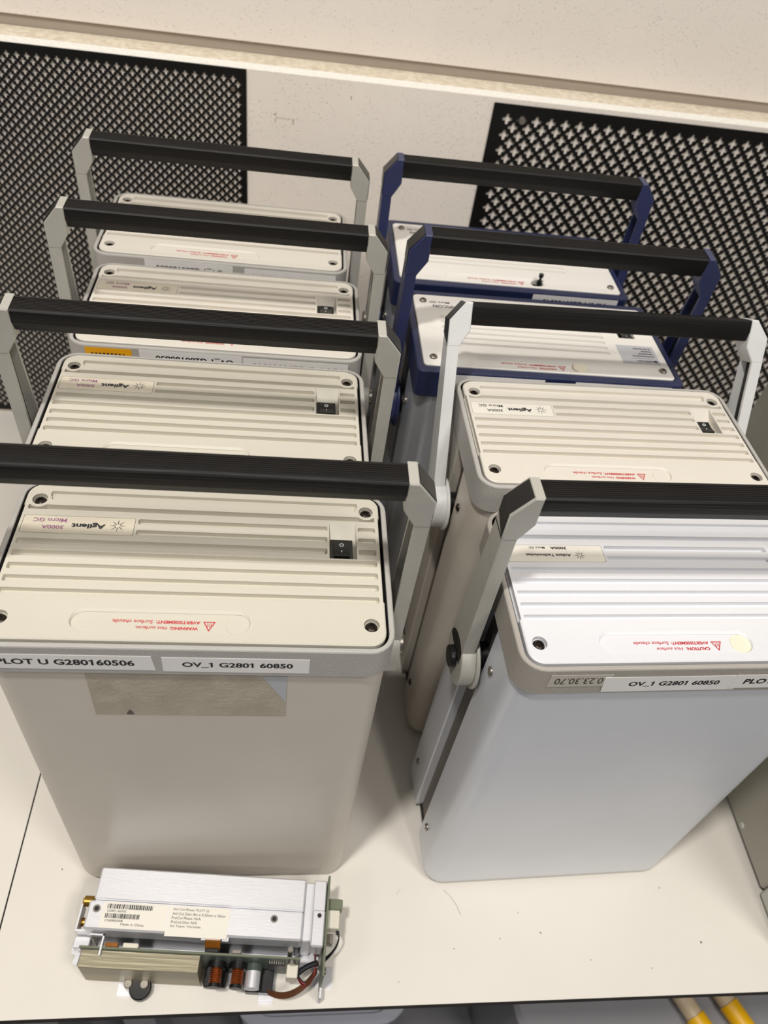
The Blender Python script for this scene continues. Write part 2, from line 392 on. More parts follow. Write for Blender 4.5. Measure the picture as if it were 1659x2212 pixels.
perf_panel(0.2010, 0.98, 0.004, 0.4690, 0.00822, 0.2184, 0.4539, 0.0015, 'black panel with larger cross-shaped holes, behind the blue instruments', [(.2349, .4539)])
# ------------------------------------------------------------------ shared instrument meshes
H = 0.3749; LIDT = 0.010
SX, SY = 0.103, 0.0453
CB = 0.348                       # collar bottom
MESH = {}
def stadium(x0, x1, y0, y1, n=10):
    r = (y1 - y0) / 2; cy = (y0 + y1) / 2; p = []
    for i in range(n + 1): a = -math.pi / 2 + math.pi * i / n; p.append((x1 - r + r * math.cos(a), cy + r * math.sin(a)))
    for i in range(n + 1): a = math.pi / 2 + math.pi * i / n; p.append((x0 + r + r * math.cos(a), cy + r * math.sin(a)))
    return p
def cut_mesh(base, cut):
    ob = bpy.data.objects.new('b', finish(base)); oc = bpy.data.objects.new('c', finish(cut)); COL.objects.link(ob); COL.objects.link(oc)
    md = ob.modifiers.new('b', 'BOOLEAN'); md.object = oc; md.operation = 'DIFFERENCE'; md.solver = 'EXACT'
    dg = bpy.context.evaluated_depsgraph_get(); dg.update()
    me = bpy.data.meshes.new_from_object(ob.evaluated_get(dg))
    bpy.data.objects.remove(ob); bpy.data.objects.remove(oc)
    return me
def lid_grey():
    b = bmesh.new(); P = rr(.1115, .0592, .0095, 6)
    prism(b, P, H - LIDT, H, .0007)
    c = bmesh.new(); top = H + .004
    def groove(x0, x1, y0, y1, d): prism(c, rr((x1 - x0) / 2, (y1 - y0) / 2, .0009, 2, (x0 + x1) / 2, (y0 + y1) / 2), H - d, top)
    groove(-.0975, .0975, .0454, .0526, .0026)
    groove(-.1085, .1085, .0366, .0406, .0042)
    for y0, y1 in ((.0270, .0312), (.0182, .0221)): groove(-.0405, .0775, y0, y1, .0034); groove(.0972, .1085, y0, y1, .0034)
    groove(-.1085, .0775, .0080, .0126, .0034); groove(.0972, .1085, .0080, .0126, .0034)
    for y0, y1 in ((-.0013, .0033), (-.0112, -.0064), (-.0203, -.0156), (-.0292, -.0248)): groove(-.1085, .1085, y0, y1, .0034)
    # switch well with a sloped back wall
    loft(c, [[(x, y, z) for y, z in ((.0045, H - .0062), (.0250, H - .0062), (.0357, H), (.0357 + .0064, top), (.0045, top))] for x in (.0787, .0961)])
    # recess for the nameplate, warning recess, screw counterbores, side notches
    prism(c, rr(.0334, .0074, .0012, 2, -.0754, .0242), H - .0008, top)
    S0 = stadium(-.066, .0335, -.0537, -.0375); S1 = stadium(-.0652, .0327, -.0534, -.0393)
    loft(c, [[(x, y, H - .0017) for x, y in S1], [(x, y, H - .0012) for x, y in S1], [(x, y, H + .0001) for x, y in S0], [(x, y, top) for x, y in S0]])
    for sx in (-1, 1):
        for sy in (-1, 1): cyl(c, (sx * SX, sy * SY, H - .0034), .0047, .008, 'Z', 20)
        box(c, .1105 if sx > 0 else -.1135, .1135 if sx > 0 else -.1105, -.0283, .0405, H - .0042, top)
    me = cut_mesh(b, c)
    # bosses round the rear screws
    bm = bmesh.new(); bm.from_mesh(me)
    for sx in (-1, 1):
        n = 20
        circ = lambda r: [(sx * SX + r * math.cos(2 * math.pi * i / n), SY + r * math.sin(2 * math.pi * i / n)) for i in range(n)]
        ringwall(bm, circ(.0068), circ(.0048), H - .005, H - .00015)
    bm.to_mesh(me); bm.free(); smooth(me, 28); return me
def lid_blue():
    b = bmesh.new(); prism(b, rr(.1105, .0550, .004, 4), H - LIDT, H, .0006)
    c = bmesh.new(); top = H + .004
    def groove(x0, x1, y0, y1, d): prism(c, rr((x1 - x0) / 2, (y1 - y0) / 2, .0009, 2, (x0 + x1) / 2, (y0 + y1) / 2), H - d, top)
    for k in range(6): groove(-.089, .060, -.0235 + k * .0082, -.0197 + k * .0082, .0022)
    groove(.0755, .0915, .0045, .0255, .006)
    S0 = stadium(-.066, .0335, -.0527, -.0395); S1 = stadium(-.0652, .0327, -.0522, -.0410)
    loft(c, [[(x, y, H - .0012) for x, y in S1], [(x, y, H - .0008) for x, y in S1], [(x, y, H + .0001) for x, y in S0], [(x, y, top) for x, y in S0]])
    me = cut_mesh(b, c); smooth(me, 28); return me
def lid_blue_hole():
    """the same lid with its round knock-out removed"""
    base = MESH['lid_blue']; b = bmesh.new(); b.from_mesh(base); c = bmesh.new(); cyl(c, (.0262, -.0462, H - .02), .0062, .03, 'Z', 20)
    me = cut_mesh(b, c); smooth(me, 28); return me
def collar_mesh(hx, hy, r, ix, iy, ir, rim):
    bm = bmesh.new(); n = 6
    zs = [(0.0004, CB), (0, CB + .0006), (0, H - .0020), (0.0004, H - .0012), (.0011, H - .0008)]
    rings = [[(x, y, z) for x, y in rr(hx - d, hy - d, max(r - d, .001), n)] for d, z in zs]
    rings.append([(x, y, H - .0008) for x, y in rr(ix + .0003, iy + .0003, ir, n)])
    rings.append([(x, y, H - .0016) for x, y in rr(ix, iy, ir, n)])
    k = len(rings)
    rings.append([(x, y, H - LIDT - .0005) for x, y in rr(ix, iy, ir, n)])
    fs_ = loft(bm, rings); nr = len(rings[0]); inner = set(fs_[(k - 1) * nr:k * nr]) | {fs_[-1]}
    for f in bm.faces:
        c = f.calc_center_median()
        if f in inner: f.material_index = 1
    return finish(bm, 24)
def cover_mesh(front):
    """half shell of the case with rounded outer corners"""
    bm = bmesh.new(); z0, z1 = .0060, CB
    if front: y0, y1, rs = -.0615, -.0150, [0.0012, 0.0012, .017, .017]
    else: y0, y1, rs = .0120, .0615, [.017, .017, 0.0012, 0.0012]
    def ring(d, z): return [(x, y, z) for x, y in rr(.1155 - d, (y1 - y0) / 2 - d, [max(q - d, .0006) for q in rs], 8, 0, (y0 + y1) / 2)]
    loft(bm, [ring(.003, z0), ring(.0006, z0 + .003), ring(0, z0 + .008), ring(0, z1)])
    return finish(bm, 35)
def screw_head(r, h, star):
    """domed head with a six-lobed socket, on +Z"""
    bm = bmesh.new(); n = 24
    def ring(rad, z, lob=0.0): return [((rad * (1 + lob * math.cos(6 * t))) * math.cos(t), (rad * (1 + lob * math.cos(6 * t))) * math.sin(t), z) for t in [2 * math.pi * i / n for i in range(n)]]
    loft(bm, [ring(r, 0), ring(r, h * .35), ring(r * .88, h * .75), ring(r * .55, h), ring(r * .5, h, .16), ring(r * .46, h - star, .16)])
    return finish(bm, 40)
# handle: coordinates relative to the pivot, arm on +x side
GZ = 0.160
XO, XI = .1315, .1225           # outer and inner face of the handle arm
def arm_mesh():
    bm = bmesh.new(); yo = .0088
    prof = [(.1147, GZ + .0088), (.1200, GZ + .0088), (XO, GZ - .0055), (XO, GZ - .0260), (XI, GZ - .0260), (.1147, GZ - .0130)]
    c = (.123, GZ - .007)
    def ins(y, d): return [(x + (c[0] - x) * d / .010, y, z + (c[1] - z) * d / .014) for x, z in prof]
    loft(bm, [ins(-yo, .0008), [(x, -yo + .0008, z) for x, z in prof], [(x, yo - .0008, z) for x, z in prof], ins(yo, .0008)])
    # channel open towards the case: outer wall and two flanges
    zt, zb = GZ - .0245, .004
    def slab(x0, x1, b0, b1, t0, t1): loft(bm, [[(x1, hi, z), (x0, hi, z), (x0, lo, z), (x1, lo, z)] for lo, hi, z in ((b0, b1, zb), (t0, t1, zt))])
    slab(XO - .0022, XO, -.0100, .0178, -.0084, .0084)
    slab(XI, XO - .0003, -.0101, -.0076, -.0085, -.0060)
    slab(XI, XO - .0003, .0154, .0179, .0060, .0085)
    # hub: rounded lower end and flange towards the case
    cyl(bm, (.1210, 0, 0), .0205, XO - .1210, 'X', 36, bev=.0008)
    cyl(bm, (.1188, 0, 0), .0232, .0026, 'X', 36, bev=.0006)
    return finish(bm, 35)
def arm_cap_mesh():
    bm = bmesh.new(); y = .0070
    pts = [(.1206, GZ + .0083, y), (XO + .0003, GZ - .0054, y), (XO + .0003, GZ - .0170, y), (XO + .0003, GZ - .0240, -y), (XO + .0003, GZ - .0054, -y), (.1206, GZ + .0083, -y)]
    v = [bm.verts.new((x + .0002, yy, z + .0003)) for x, z, yy in pts]; u = [bm.verts.new((x - .0010, yy, z - .0008)) for x, z, yy in pts]
    bm.faces.new((v[0], v[1], v[4], v[5])); bm.faces.new((v[1], v[2], v[3], v[4])); bm.faces.new((u[5], u[4], u[1], u[0])); bm.faces.new((u[4], u[3], u[2], u[1]))
    for i in range(6): j = (i + 1) % 6; bm.faces.new((v[j], v[i], u[i], u[j]))
    return finish(bm, 20)
def channel_shade_mesh():
    bm = bmesh.new(); box(bm, XO - .0040, XO - .0021, -.0059, .0059, .022, GZ - .0262); return finish(bm)  # black strip standing in for the shade inside the open arm channel
def button_mesh():
    bm = bmesh.new(); cyl(bm, (XO, 0, 0), .0080, .0045, 'X', 24, bev=.0007); return finish(bm)
def pivot_mesh():
    bm = bmesh.new(); cyl(bm, (.1085, 0, 0), .0098, .0108, 'X', 20); return finish(bm)
def mirror_x(me):
    bm = bmesh.new(); bm.from_mesh(me)
    for v in bm.verts: v.co.x = -v.co.x
    return finish(bm)
def grip_mesh():
    bm = bmesh.new()
    sec = [(-.0066, .0082), (-.0075, .0077), (-.0082, .0068), (-.0085, -.0010), (-.0077, -.0028), (-.0054, -.0084), (-.0040, -.0090), (.0040, -.0090), (.0054, -.0084), (.0077, -.0028), (.0085, -.0010), (.0082, .0068), (.0075, .0077), (.0066, .0082)]
    loft(bm, [[(-.1147, y, GZ + z) for y, z in sec], [(.1147, y, GZ + z) for y, z in sec]])
    # fine lengthwise ribs on the upper face
    for k in range(8):
        y = -.0052 + k * .00149; box(bm, -.1146, .1146, y - .00035, y + .00035, GZ + .0080, GZ + .0084)
    return finish(bm, 30)
MESH['lid_grey'] = lid_grey(); MESH['lid_blue'] = lid_blue(); MESH['lid_blue_hole'] = lid_blue_hole()
MESH['collar'] = collar_mesh(.1167, .0637, .015, .1131, .0607, .0108, 0)
MESH['collar_sq'] = collar_mesh(.1170, .0635, .006, .1112, .0557, .0045, 0)
MESH['front'] = cover_mesh(True); MESH['back'] = cover_mesh(False)
bm = bmesh.new(); box(bm, -.1080, .1080, -.0152, .0122, .0045, CB, 0); MESH['core'] = finish(bm)
bm = bmesh.new(); prism(bm, rr(.1095, .0555, .012, 5), .0030, .0075); MESH['base'] = finish(bm)
bm = bmesh.new(); cyl(bm, (0, 0, 0), .0085, .0034, 'Z', 16); MESH['foot'] = finish(bm)
MESH['screw'] = screw_head(.0037, .0022, .0012); MESH['side_screw'] = screw_head(.0034, .0020, .0010)
MESH['arm_r'] = arm_mesh(); MESH['arm_l'] = mirror_x(MESH['arm_r'])
MESH['cap_r'] = arm_cap_mesh(); MESH['cap_l'] = mirror_x(MESH['cap_r'])
MESH['lin_r'] = channel_shade_mesh(); MESH['lin_l'] = mirror_x(MESH['lin_r'])
MESH['btn_r'] = button_mesh(); MESH['btn_l'] = mirror_x(MESH['btn_r'])
MESH['piv_r'] = pivot_mesh(); MESH['piv_l'] = mirror_x(MESH['piv_r'])
MESH['grip'] = grip_mesh()
bm = bmesh.new(); box(bm, .0797, .0940, .0062, .0248, H - .0064, H - .0050, .0003); MESH['switch'] = finish(bm)
bm = bmesh.new()
loft(bm, [[(x, y, z) for y, z in ((.0085, H - .0056), (.0085, H - .0020), (.0155, H - .0034), (.0215, H - .0030), (.0215, H - .0056))] for x in (.0818, .0919)]); MESH['rocker'] = finish(bm, 20)
def lidput(z): return lambda x, y: (x, y, z)
def frontput(y): return lambda x, z: (x, y, z)
UPZ, FRY = Vector((0, 0, 1)), Vector((0, -1, 0))
def mark_mesh():
    bm = bmesh.new(); n = 18; z = H - .00305
    zz = lambda y: H - .0034 + (y - .0155) / .006 * .0004 + .0001
    c = lambda r: [bm.verts.new((.08685 + r * math.cos(2 * math.pi * i / n), .0186 + r * .9 * math.sin(2 * math.pi * i / n), zz(.0186 + r * .9 * math.sin(2 * math.pi * i / n)))) for i in range(n)]
    a, b = c(.0015), c(.0009)
    for i in range(n): bm.faces.new((a[i], a[(i + 1) % n], b[(i + 1) % n], b[i]))
    z2 = lambda y: H - .0020 - (y - .0085) / .007 * .0014 + .0001
    bm.faces.new([bm.verts.new((x, y, z2(y))) for x, y in ((.0866, .0122), (.0871, .0122), (.0871, .0142), (.0866, .0142))])
    bm.normal_update()
    for f in bm.faces:
        if f.normal.z < 0: f.normal_flip()
    me = bpy.data.meshes.new('m'); bm.to_mesh(me); bm.free(); return me
MESH['mark'] = mark_mesh()
bm = bmesh.new(); prism(bm, rr(.0330, .0070, .0012, 2, -.0754, .0242), H - .0009, H + .0001); MESH['plate'] = finish(bm)
def logo(bm, cx, cy, r, put, mi):
    for k in range(8):
        t = math.pi / 4 * k
        for q, d in ((.38, .085), (.56, .075), (.74, .065), (.92, .055)):
            x, y = cx + r * q * math.cos(t), cy + r * q * math.sin(t)
            flat_poly(bm, [(x + d * r * math.cos(a), y + d * r * math.sin(a)) for a in [math.pi / 3 * i for i in range(6)]], put, mi)
def plate_text(style):
    bm = bmesh.new(); p = lidput(H + .0003)
    if style == 'technologies':
        logo(bm, -.0592, .0226, .0036, p, 0)
        add_text(bm, 'Agilent Technologies', -.0806, .0230, .0306, .0030, True, .02, put=p)
        add_text(bm, '3000A', -.0726, .0287, .0112, .0022, True, .03, put=p); add_text(bm, 'Micro GC', -.0874, .0289, .0110, .0018, True, .01, put=p)
        return flat_me(bm)
    logo(bm, -.0521, .0246, .0047, p, 0)
    add_text(bm, 'Agilent', -.0694, .0240, .0200, .0050, True, .035, put=p)
    add_text(bm, '3000A', -.0902, .0218, .0128, .0029, True, .012, put=p, mi=1)
    add_text(bm, 'Micro GC', -.0928, .0274, .0196, .0029, True, .012, put=p, mi=1)
    return flat_me(bm)
def flat_me(bm, up=UPZ):
    bm.normal_update()
    for f in bm.faces:
        if f.normal.dot(up) < 0: f.normal_flip()
    me = bpy.data.meshes.new('m'); bm.to_mesh(me); bm.free(); return me
def warn_mesh(word, tail, end, dz, faint=False):
    bm = bmesh.new(); p = lidput(H - dz)
    yl1, yl2 = -.0494, -.0453
    add_text(bm, word, -.0034 if word == 'WARNING:' else -.0030, yl1, .0156, .0021, True, .03, put=p)
    add_text(bm, 'Hot surface' + tail, -.0215, yl1, .0166 if not tail else .0174, .0021, True, .006, .18, put=p)
    add_text(bm, 'AVERTISSEMENT:', -.0070, yl2, .0246, .0021, True, .03, put=p)
    add_text(bm, 'Surface chaude' + end, -.0322, yl2, .0226, .0024, True, .006, .18, put=p)
    A, B, C = (.0068, -.0444), (.0138, -.0444), (.0103, -.0511)
    g = ((A[0] + B[0] + C[0]) / 3, (A[1] + B[1] + C[1]) / 3); k = .74
    I = [(g[0] + (q[0] - g[0]) * k, g[1] + (q[1] - g[1]) * k) for q in (A, B, C)]; O = [A, B, C]
    for i in range(3): j = (i + 1) % 3; flat_poly(bm, [O[i], O[j], I[j], I[i]], p)
    for k in (-1, 0, 1):
        x = .0103 + k * .0010
        for s in range(3): flat_poly(bm, [(x + (.0002 if s % 2 else -.0002), -.0455 - s * .0009), (x + .0003 + (.0002 if s % 2 else -.0002), -.0455 - s * .0009), (x + .0003 - (.0002 if s % 2 else -.0002), -.0464 - s * .0009), (x - (.0002 if s % 2 else -.0002), -.0464 - s * .0009)], p)
    return flat_me(bm)
MESH['pt_a'] = plate_text('a'); MESH['pt_t'] = plate_text('technologies')
MESH['warn'] = warn_mesh('WARNING:', 's.', '.', .0015); MESH['caution'] = warn_mesh('CAUTION:', '', '', .0015); MESH['caution_b'] = warn_mesh('CAUTION:', '', '', .0010)
bm = bmesh.new(); cyl(bm, (.0262, -.0464, H - .0019), .0068, .0006, 'Z', 28, bev=.0001); MESH['disc'] = finish(bm)
bm = bmesh.new(); cyl(bm, (.0262, -.0464, H - .0014), .0066, .0022, 'Z', 28, bev=.0003); MESH['disc_b'] = finish(bm)
# ------------------------------------------------------------------ adhesive labels on the collar front
def sticker(unit, x0, x1, z0, z1, s, tw, tx, th=.0056, matname='label_white', up=True, skew=0.0, bold=.028, tilt=0.0, y=-.0638, tz=None, shear=0.0, ink='print_black', rip=0.0):
    bm = bmesh.new()
    n = 8; ring = []
    P = [(x0 - skew, z0), (x1 - skew + rip, z0), (x1, z1), (x0, z1)]
    for yy in (y, y - .0002): ring.append([(x, yy, z + tilt * (x - (x0 + x1) / 2)) for x, z in P])
    loft(bm, ring)
    st = obj('adhesive_label', bm, matname, unit)
    if s:
        bm = bmesh.new(); zc = (z0 + z1) / 2 if tz is None else tz
        q = lambda x, z: (x, y - .0003, z + tilt * (x - (x0 + x1) / 2))
        add_text(bm, s, tx, zc, tw, th, not up, bold, shear, put=q)
        flat_obj('lettering', bm, ink, st, FRY)
    return st
# ------------------------------------------------------------------ instruments
PIV = 0.292
def unit(x, y, yaw, gy, gz, label, kind, handle, body, lid, collar, plate=None, btn='screw_steel', group=None):
    t = empty('gas_chromatograph', (x, y, TZ), yaw); tag(t, label, 'laboratory instrument', group)
    obj('front_cover', MESH['front'], body, t); obj('back_cover', MESH['back'], body, t); obj('core', MESH['core'], 'core_taupe', t)
    obj('base', MESH['base'], 'black_plastic', t)  # black colour puts the shadow slit under the case into the base
    for sx in (-1, 1):
        for sy in (-1, 1): obj('rubber_foot', MESH['foot'], 'rubber', t, (sx * .09, sy * .042, 0))
    blue = kind == 'blue'
    obj('collar', MESH['collar_sq' if blue else 'collar'], [collar, 'collar_gap'], t)
    lidkey = lid[1] if isinstance(lid, tuple) else 'lid_grey'; lidm = lid[0] if isinstance(lid, tuple) else lid
    lo = obj('lid', MESH[lidkey], lidm, t)
    for sx in (-1, 1):
        for sy in (-1, 1):
            if blue: obj('screw', MESH['side_screw'], 'screw_steel', t, (sx * .102, sy * .0442, H))
            else: obj('screw', MESH['screw'], 'screw_dark', t, (sx * SX, sy * SY, H - .0032), (0, 0, R_.random()))
        for yy, zz in ((-.0272, .315), (-.0272, .053), (.0355, .315), (.0355, .053)):
            obj('side_screw', MESH['side_screw'], 'screw_steel' if not (kind == 'b2') else 'screw_dark', t, (sx * .1155, yy, zz), (0, sx * math.pi / 2, 0))
    sw = obj('power_switch', MESH['switch'], 'switch_black', t); obj('rocker', MESH['rocker'], 'switch_black', sw); obj('switch_marking', MESH['mark'], 'print_white', sw)
    if not blue:
        pl = obj('nameplate', MESH['plate'], 'plate_white' if plate in ('t', 'print_dark') else 'plate_cream', t)
        if plate == 't': obj('lettering', MESH['pt_t'], 'print_dark', pl)
        else: obj('lettering', MESH['pt_a'], ['print_dark', plate], pl)
        d = obj('knockout_disc', MESH['disc'], 'disc_cream' if plate == 't' else lidm, t)
        obj('warning_lettering', MESH['caution' if plate == 't' else 'warn'], 'print_red', lo)
    else:
        obj('warning_lettering', MESH['caution_b'], 'print_red', lo)
        if lidkey == 'lid_blue': obj('knockout_disc', MESH['disc_b'], 'disc_cream', t)
    th = -math.atan2(gy, gz - PIV)
    sc = math.hypot(gy, gz - PIV) / GZ
    L = (0, 0, PIV)
    obj('handle_grip', MESH['grip'], 'grip_black', t, L, (th, 0, 0)).scale = (1, 1, sc)
    for sd in 'lr':
        a = obj('handle_arm', MESH['arm_' + sd], handle, t, L, (th, 0, 0)); a.scale = (1, 1, sc)
        obj('end_cap', MESH['cap_' + sd], 'black_plastic', a); obj('channel_shade', MESH['lin_' + sd], 'black_plastic', a)
        obj('pivot_button', MESH['btn_' + sd], btn, a); obj('pivot_shaft', MESH['piv_' + sd], 'black_plastic', a)
    return t
G1 = 'portable gas instruments with carry handles'
L1 = unit(-.0517, .3031, .0010, -.0081, .4550, 'beige grey instrument with black carry handle and upright PLOT U label, behind the circuit module', 'a', 'handle_grey', 'body_beige', 'lid_cream', 'collar_grey', 'print_mauve', group=G1)
L2 = unit(-.0610, .4436, .0035, -.0096, .4534, 'grey instrument with cream lid, standing between the PLOT U and yellow-labelled ones', 'a', 'handle_grey', 'body_beige', 'lid_cream', 'collar_grey', 'print_mauve', group=G1)
L3 = unit(-.0611, .5814, .0004, -.0039, .4507, 'grey instrument with a small yellow label beside white labels under its lid', 'a', 'handle_grey', 'body_beige', 'lid_warm', 'collar_grey', 'print_mauve', group=G1)
L4 = unit(-.0701, .7217, -.0070, -.0090, .4493, 'grey instrument at the wall end of its row, against the fine perforated panel', 'a', 'handle_grey', 'body_beige', 'lid_warm', 'collar_grey', 'print_mauve', group=G1)
R1 = unit(.2519, .2974, .0367, -.0020, .4519, 'silver white instrument with bright white lid and black pivot buttons on its handle', 'b', 'handle_grey', 'body_silver', 'lid_white', 'collar_taupe', 't', 'black_plastic', group=G1)
R2 = unit(.2488, .4462, .0292, .0682, .4319, 'light grey instrument with its silver carry handle tilted backwards, before the blue ones', 'b2', 'handle_silver', 'body_beige', 'lid_warm', 'collar_grey', 'print_dark', group=G1)
R3 = unit(.2171, .5772, .0090, -.0078, .4587, 'blue-collared instrument with a silver grey label on its lid', 'blue', 'handle_blue', 'body_blue_unit', ('lid_blue_unit', 'lid_blue'), 'collar_blue', group=G1)
R4 = unit(.2066, .7158, .0035, .0029, .4544, 'blue-collared instrument with an open round hole in its lid, next to the wall', 'blue', 'handle_blue', 'body_blue_unit', ('lid_blue_unit', 'lid_blue_hole'), 'collar_blue', group=G1)
# labels
sticker(L1, -.1060, -.0200, .3527, .3668, 'PLOT U G280160506', .0735, -.0662, .0056, skew=-.0016, tz=.3600, rip=-.0)
sticker(L1, -.0144, .0679, .3519, .3662, 'OV_1 G2801 60850', .0620, .0275, .0056, tz=.3592)
sticker(R1, -.0985, -.0600, .3565, .3690, '0.23.30.70', .0300, -.0800, .0062, 'label_grey', False, bold=0, ink='print_dark')
sticker(R1, -.0645, .0225, .3502, .3662, 'OV_1 G2801 60850', .0588, -.0180, .0056, skew=-.002, y=-.0640, tz=.3585)
sticker(R1, .0200, .1050, .3522, .3672, 'PLOT U G280160506', .0735, .0640, .0056, y=-.0643, tz=.3600)
sticker(L3, -.1023, -.0668, .3590, .3720, '', 0, 0, matname='label_yellow')
sticker(L3, -.0610, .0193, .3565, .3725, 'OV_1 G280160850', .0610, -.0180, .0056, up=False, tz=.3662)
sticker(L3, .0201, .1050, .3560, .3712, 'PLOT U G280160506', .0735, .0640, .0056, up=False, tz=.3640)
sticker(L4, -.0692, .0104, .3575, .3727, 'OV_1 G280160850', .0610, -.0290, .0056, up=False, tz=.3655)
sticker(L4, .0210, .1060, .3570, .3715, 'PLOT U G280160506', .0735, .0640, .0056, up=False, tz=.3640)
sticker(R3, -.0860, -.0078, .3570, .3722, 'OV_1 G280160850', .0610, -.0460, .0056, up=False, tz=.3652)
sticker(R3, .0190, .1050, .3570, .3722, '', 0, 0)
sticker(R4, .0196, .1056, .3575, .3725, 'MS-5A G280160340', .0640, .0620, .0056, up=False, tz=.3655)
# marks on the yellow label: small dark dashes
bm = bmesh.new()
yl = [c for c in L3.children if c.name.startswith('adhesive_label')][0]
for k in range(9): flat_poly(bm, [(-.098 + k * .003, .3655), (-.0962 + k * .003, .3655), (-.0962 + k * .003, .3675), (-.098 + k * .003, .3675)], frontput(-.0640))
flat_obj('lettering', bm, 'print_dark', yl, FRY)
# old clear label with a torn pale corner on the first instrument
bm = bmesh.new(); loft(bm, [[(x, y, z) for x, z in ((.056, .2975), (.0557, .3450), (-.0591, .3450), (-.0594, .2975))] for y in (-.0614, -.06165)]); fl = obj('film_label', bm, 'label_film', L1)
bm = bmesh.new(); flat_poly(bm, [(.0409, .3447), (.0556, .3145), (.0556, .3447)], frontput(-.0618)); flat_obj('label_corner', bm, 'label_silver', fl, FRY)
bm = bmesh.new(); flat_poly(bm, [(-.041, .2985), (-.0365, .2985), (-.0372, .3020), (-.0385, .3045), (-.0402, .3015)], frontput(-.0618)); flat_obj('stain', bm, 'core_taupe', fl, FRY)
# printing and grey label on the first blue-collared lid
bm = bmesh.new(); prism(bm, [(.1035, -.0070), (.0690, -.0070), (.0690, -.0345), (.1035, -.0345)], H, H + .0003); gl = obj('rating_label', bm, 'label_silver', R3)
bm = bmesh.new(); p = lidput(H + .0004)
flat_poly(bm, [(.1000 + .0017 * math.cos(a), -.0305 + .0017 * math.sin(a)) for a in [math.pi / 6 * i for i in range(12)]], p)
add_text(bm, 'INFICON', .0905, -.0305, .0150, .0026, True, .02, put=p)
flat_poly(bm, [(.0985, -.0268), (.0780, -.0268), (.0780, -.0265), (.0985, -.0265)], p)
for i, (a, b_) in enumerate(((.1005, .0795), (.1000, .0870), (.1000, .0900), (.1000, .0830))):
    yy = -.0240 + i * .0038
    x = a
    while x > b_ + .001:
        wd = .0008 + .0012 * R_.random(); flat_poly(bm, [(x, yy), (x - wd, yy), (x - wd, yy + .0016), (x, yy + .0016)], p); x -= wd + .0005
flat_obj('lettering', bm, 'print_dark', gl, UPZ)
for U_ in (R3, R4):
    lo = [c for c in U_.children if c.name.startswith('lid')][0]
    bm = bmesh.new(); p = lidput(H + .0003)
    add_text(bm, 'INFICON', -.0820, .0360, .0230, .0046, True, .015, put=p); add_text(bm, 'Micro GC', -.0870, .0425, .0190, .0030, True, .01, put=p)
    flat_obj('lettering', bm, 'print_dark', lo, UPZ)
# plug standing in the open hole of the last blue lid
bm = bmesh.new(); cyl(bm, (.0290, -.0440, H - .006), .0013, .0125, 'Z', 12); cyl(bm, (.0290, -.0440, H + .0055), .0024, .0030, 'Z', 12); cyl(bm, (.0290, -.0440, H - .002), .0028, .003, 'Z', 12); obj('sample_fitting', bm, 'switch_black', R4)
bm = bmesh.new(); cyl(bm, (.0262, -.0462, H - .0060), .0061, .0010, 'Z', 20); obj('hole_shade', bm, 'switch_black', R4)  # black disc added to paint the dark depth of the open hole
# ------------------------------------------------------------------ circuit module on the worktop
M0 = empty('circuit_module', (-.0557, .2047, TZ), -.076); tag(M0, 'bare aluminium circuit module with barcode label, heat sink block and copper coils', 'circuit module')
def part(name, m, parent=M0):
    def f(bm): return obj(name, bm, m, parent)
    return f
ZT = .056
bm = bmesh.new(); box(bm, -.0856, .0836, -.0015, .0235, .010, ZT, .0012); part('rear_cover', 'alu')(bm)
bm = bmesh.new(); box(bm, -.0885, .0836, -.0235, -.0020, .036, ZT + .0004, .0014); fc = part('front_cover', 'alu')(bm)
bm = bmesh.new(); box(bm, -.0850, .0800, -.0230, -.0020, .008, .0362); part('inner_chassis', 'alu_dark')(bm)
for xx in (-.0815, .0600):
    bm = bmesh.new(); cyl(bm, (xx, -.0085, ZT + .0002), .0030, .0005, 'Z', 18); s_ = obj('screw_hole', bm, 'screw_steel', fc)
    bm = bmesh.new(); cyl(bm, (xx, -.0085, ZT + .0006), .0018, .0003, 'Z', 14); obj('screw_hole', bm, 'print_black', fc)
# printed label in two fields
bm = bmesh.new(); box(bm, -.0770, -.0255, -.0222, -.0030, ZT + .0004, ZT + .0006); a = part('barcode_label', 'plate_white', fc)(bm)
bm = bmesh.new(); box(bm, -.0248, .0240, -.0255, -.0030, ZT + .0004, ZT + .0006); b_ = part('column_label', 'plate_white', fc)(bm)
bm = bmesh.new(); p = lidput(ZT + .0008)
for (x0, x1, y0, y1, sd) in ((-.0735, -.0375, -.0080, -.0045, 3), (-.0737, -.0475, -.0150, -.0115, 5)):
    rr_ = random.Random(sd); x = x0
    while x < x1:
        wd = rr_.choice((.00035, .00035, .0007, .001)); flat_poly(bm, [(x, y0), (x + wd, y0), (x + wd, y1), (x, y1)], p); x += wd + rr_.choice((.00035, .0006, .0006))
add_text(bm, 'G2801-60542', -.0655, -.0096, .0150, .0017, put=p); add_text(bm, 'CN00842008', -.0662, -.0167, .0140, .0017, put=p)
add_text(bm, 'Made in China', -.0512, -.0190, .0180, .0017, put=p)
for s_, yy, wd in (('Anl Col Phase: PLOT Q', -.0058, .0285), ('Anl Col Dim: 8m x 0.32mm x 10um', -.0089, .0420), ('PreCol Phase: N/A', -.0120, .0230), ('PreCol Dim: N/A', -.0151, .0205), ('Inj Type: Variable', -.0182, .0240)):
    add_text(bm, s_, -.0215 + wd / 2, yy, wd, .0019, put=p)
flat_obj('lettering', bm, 'print_dark', fc, UPZ)
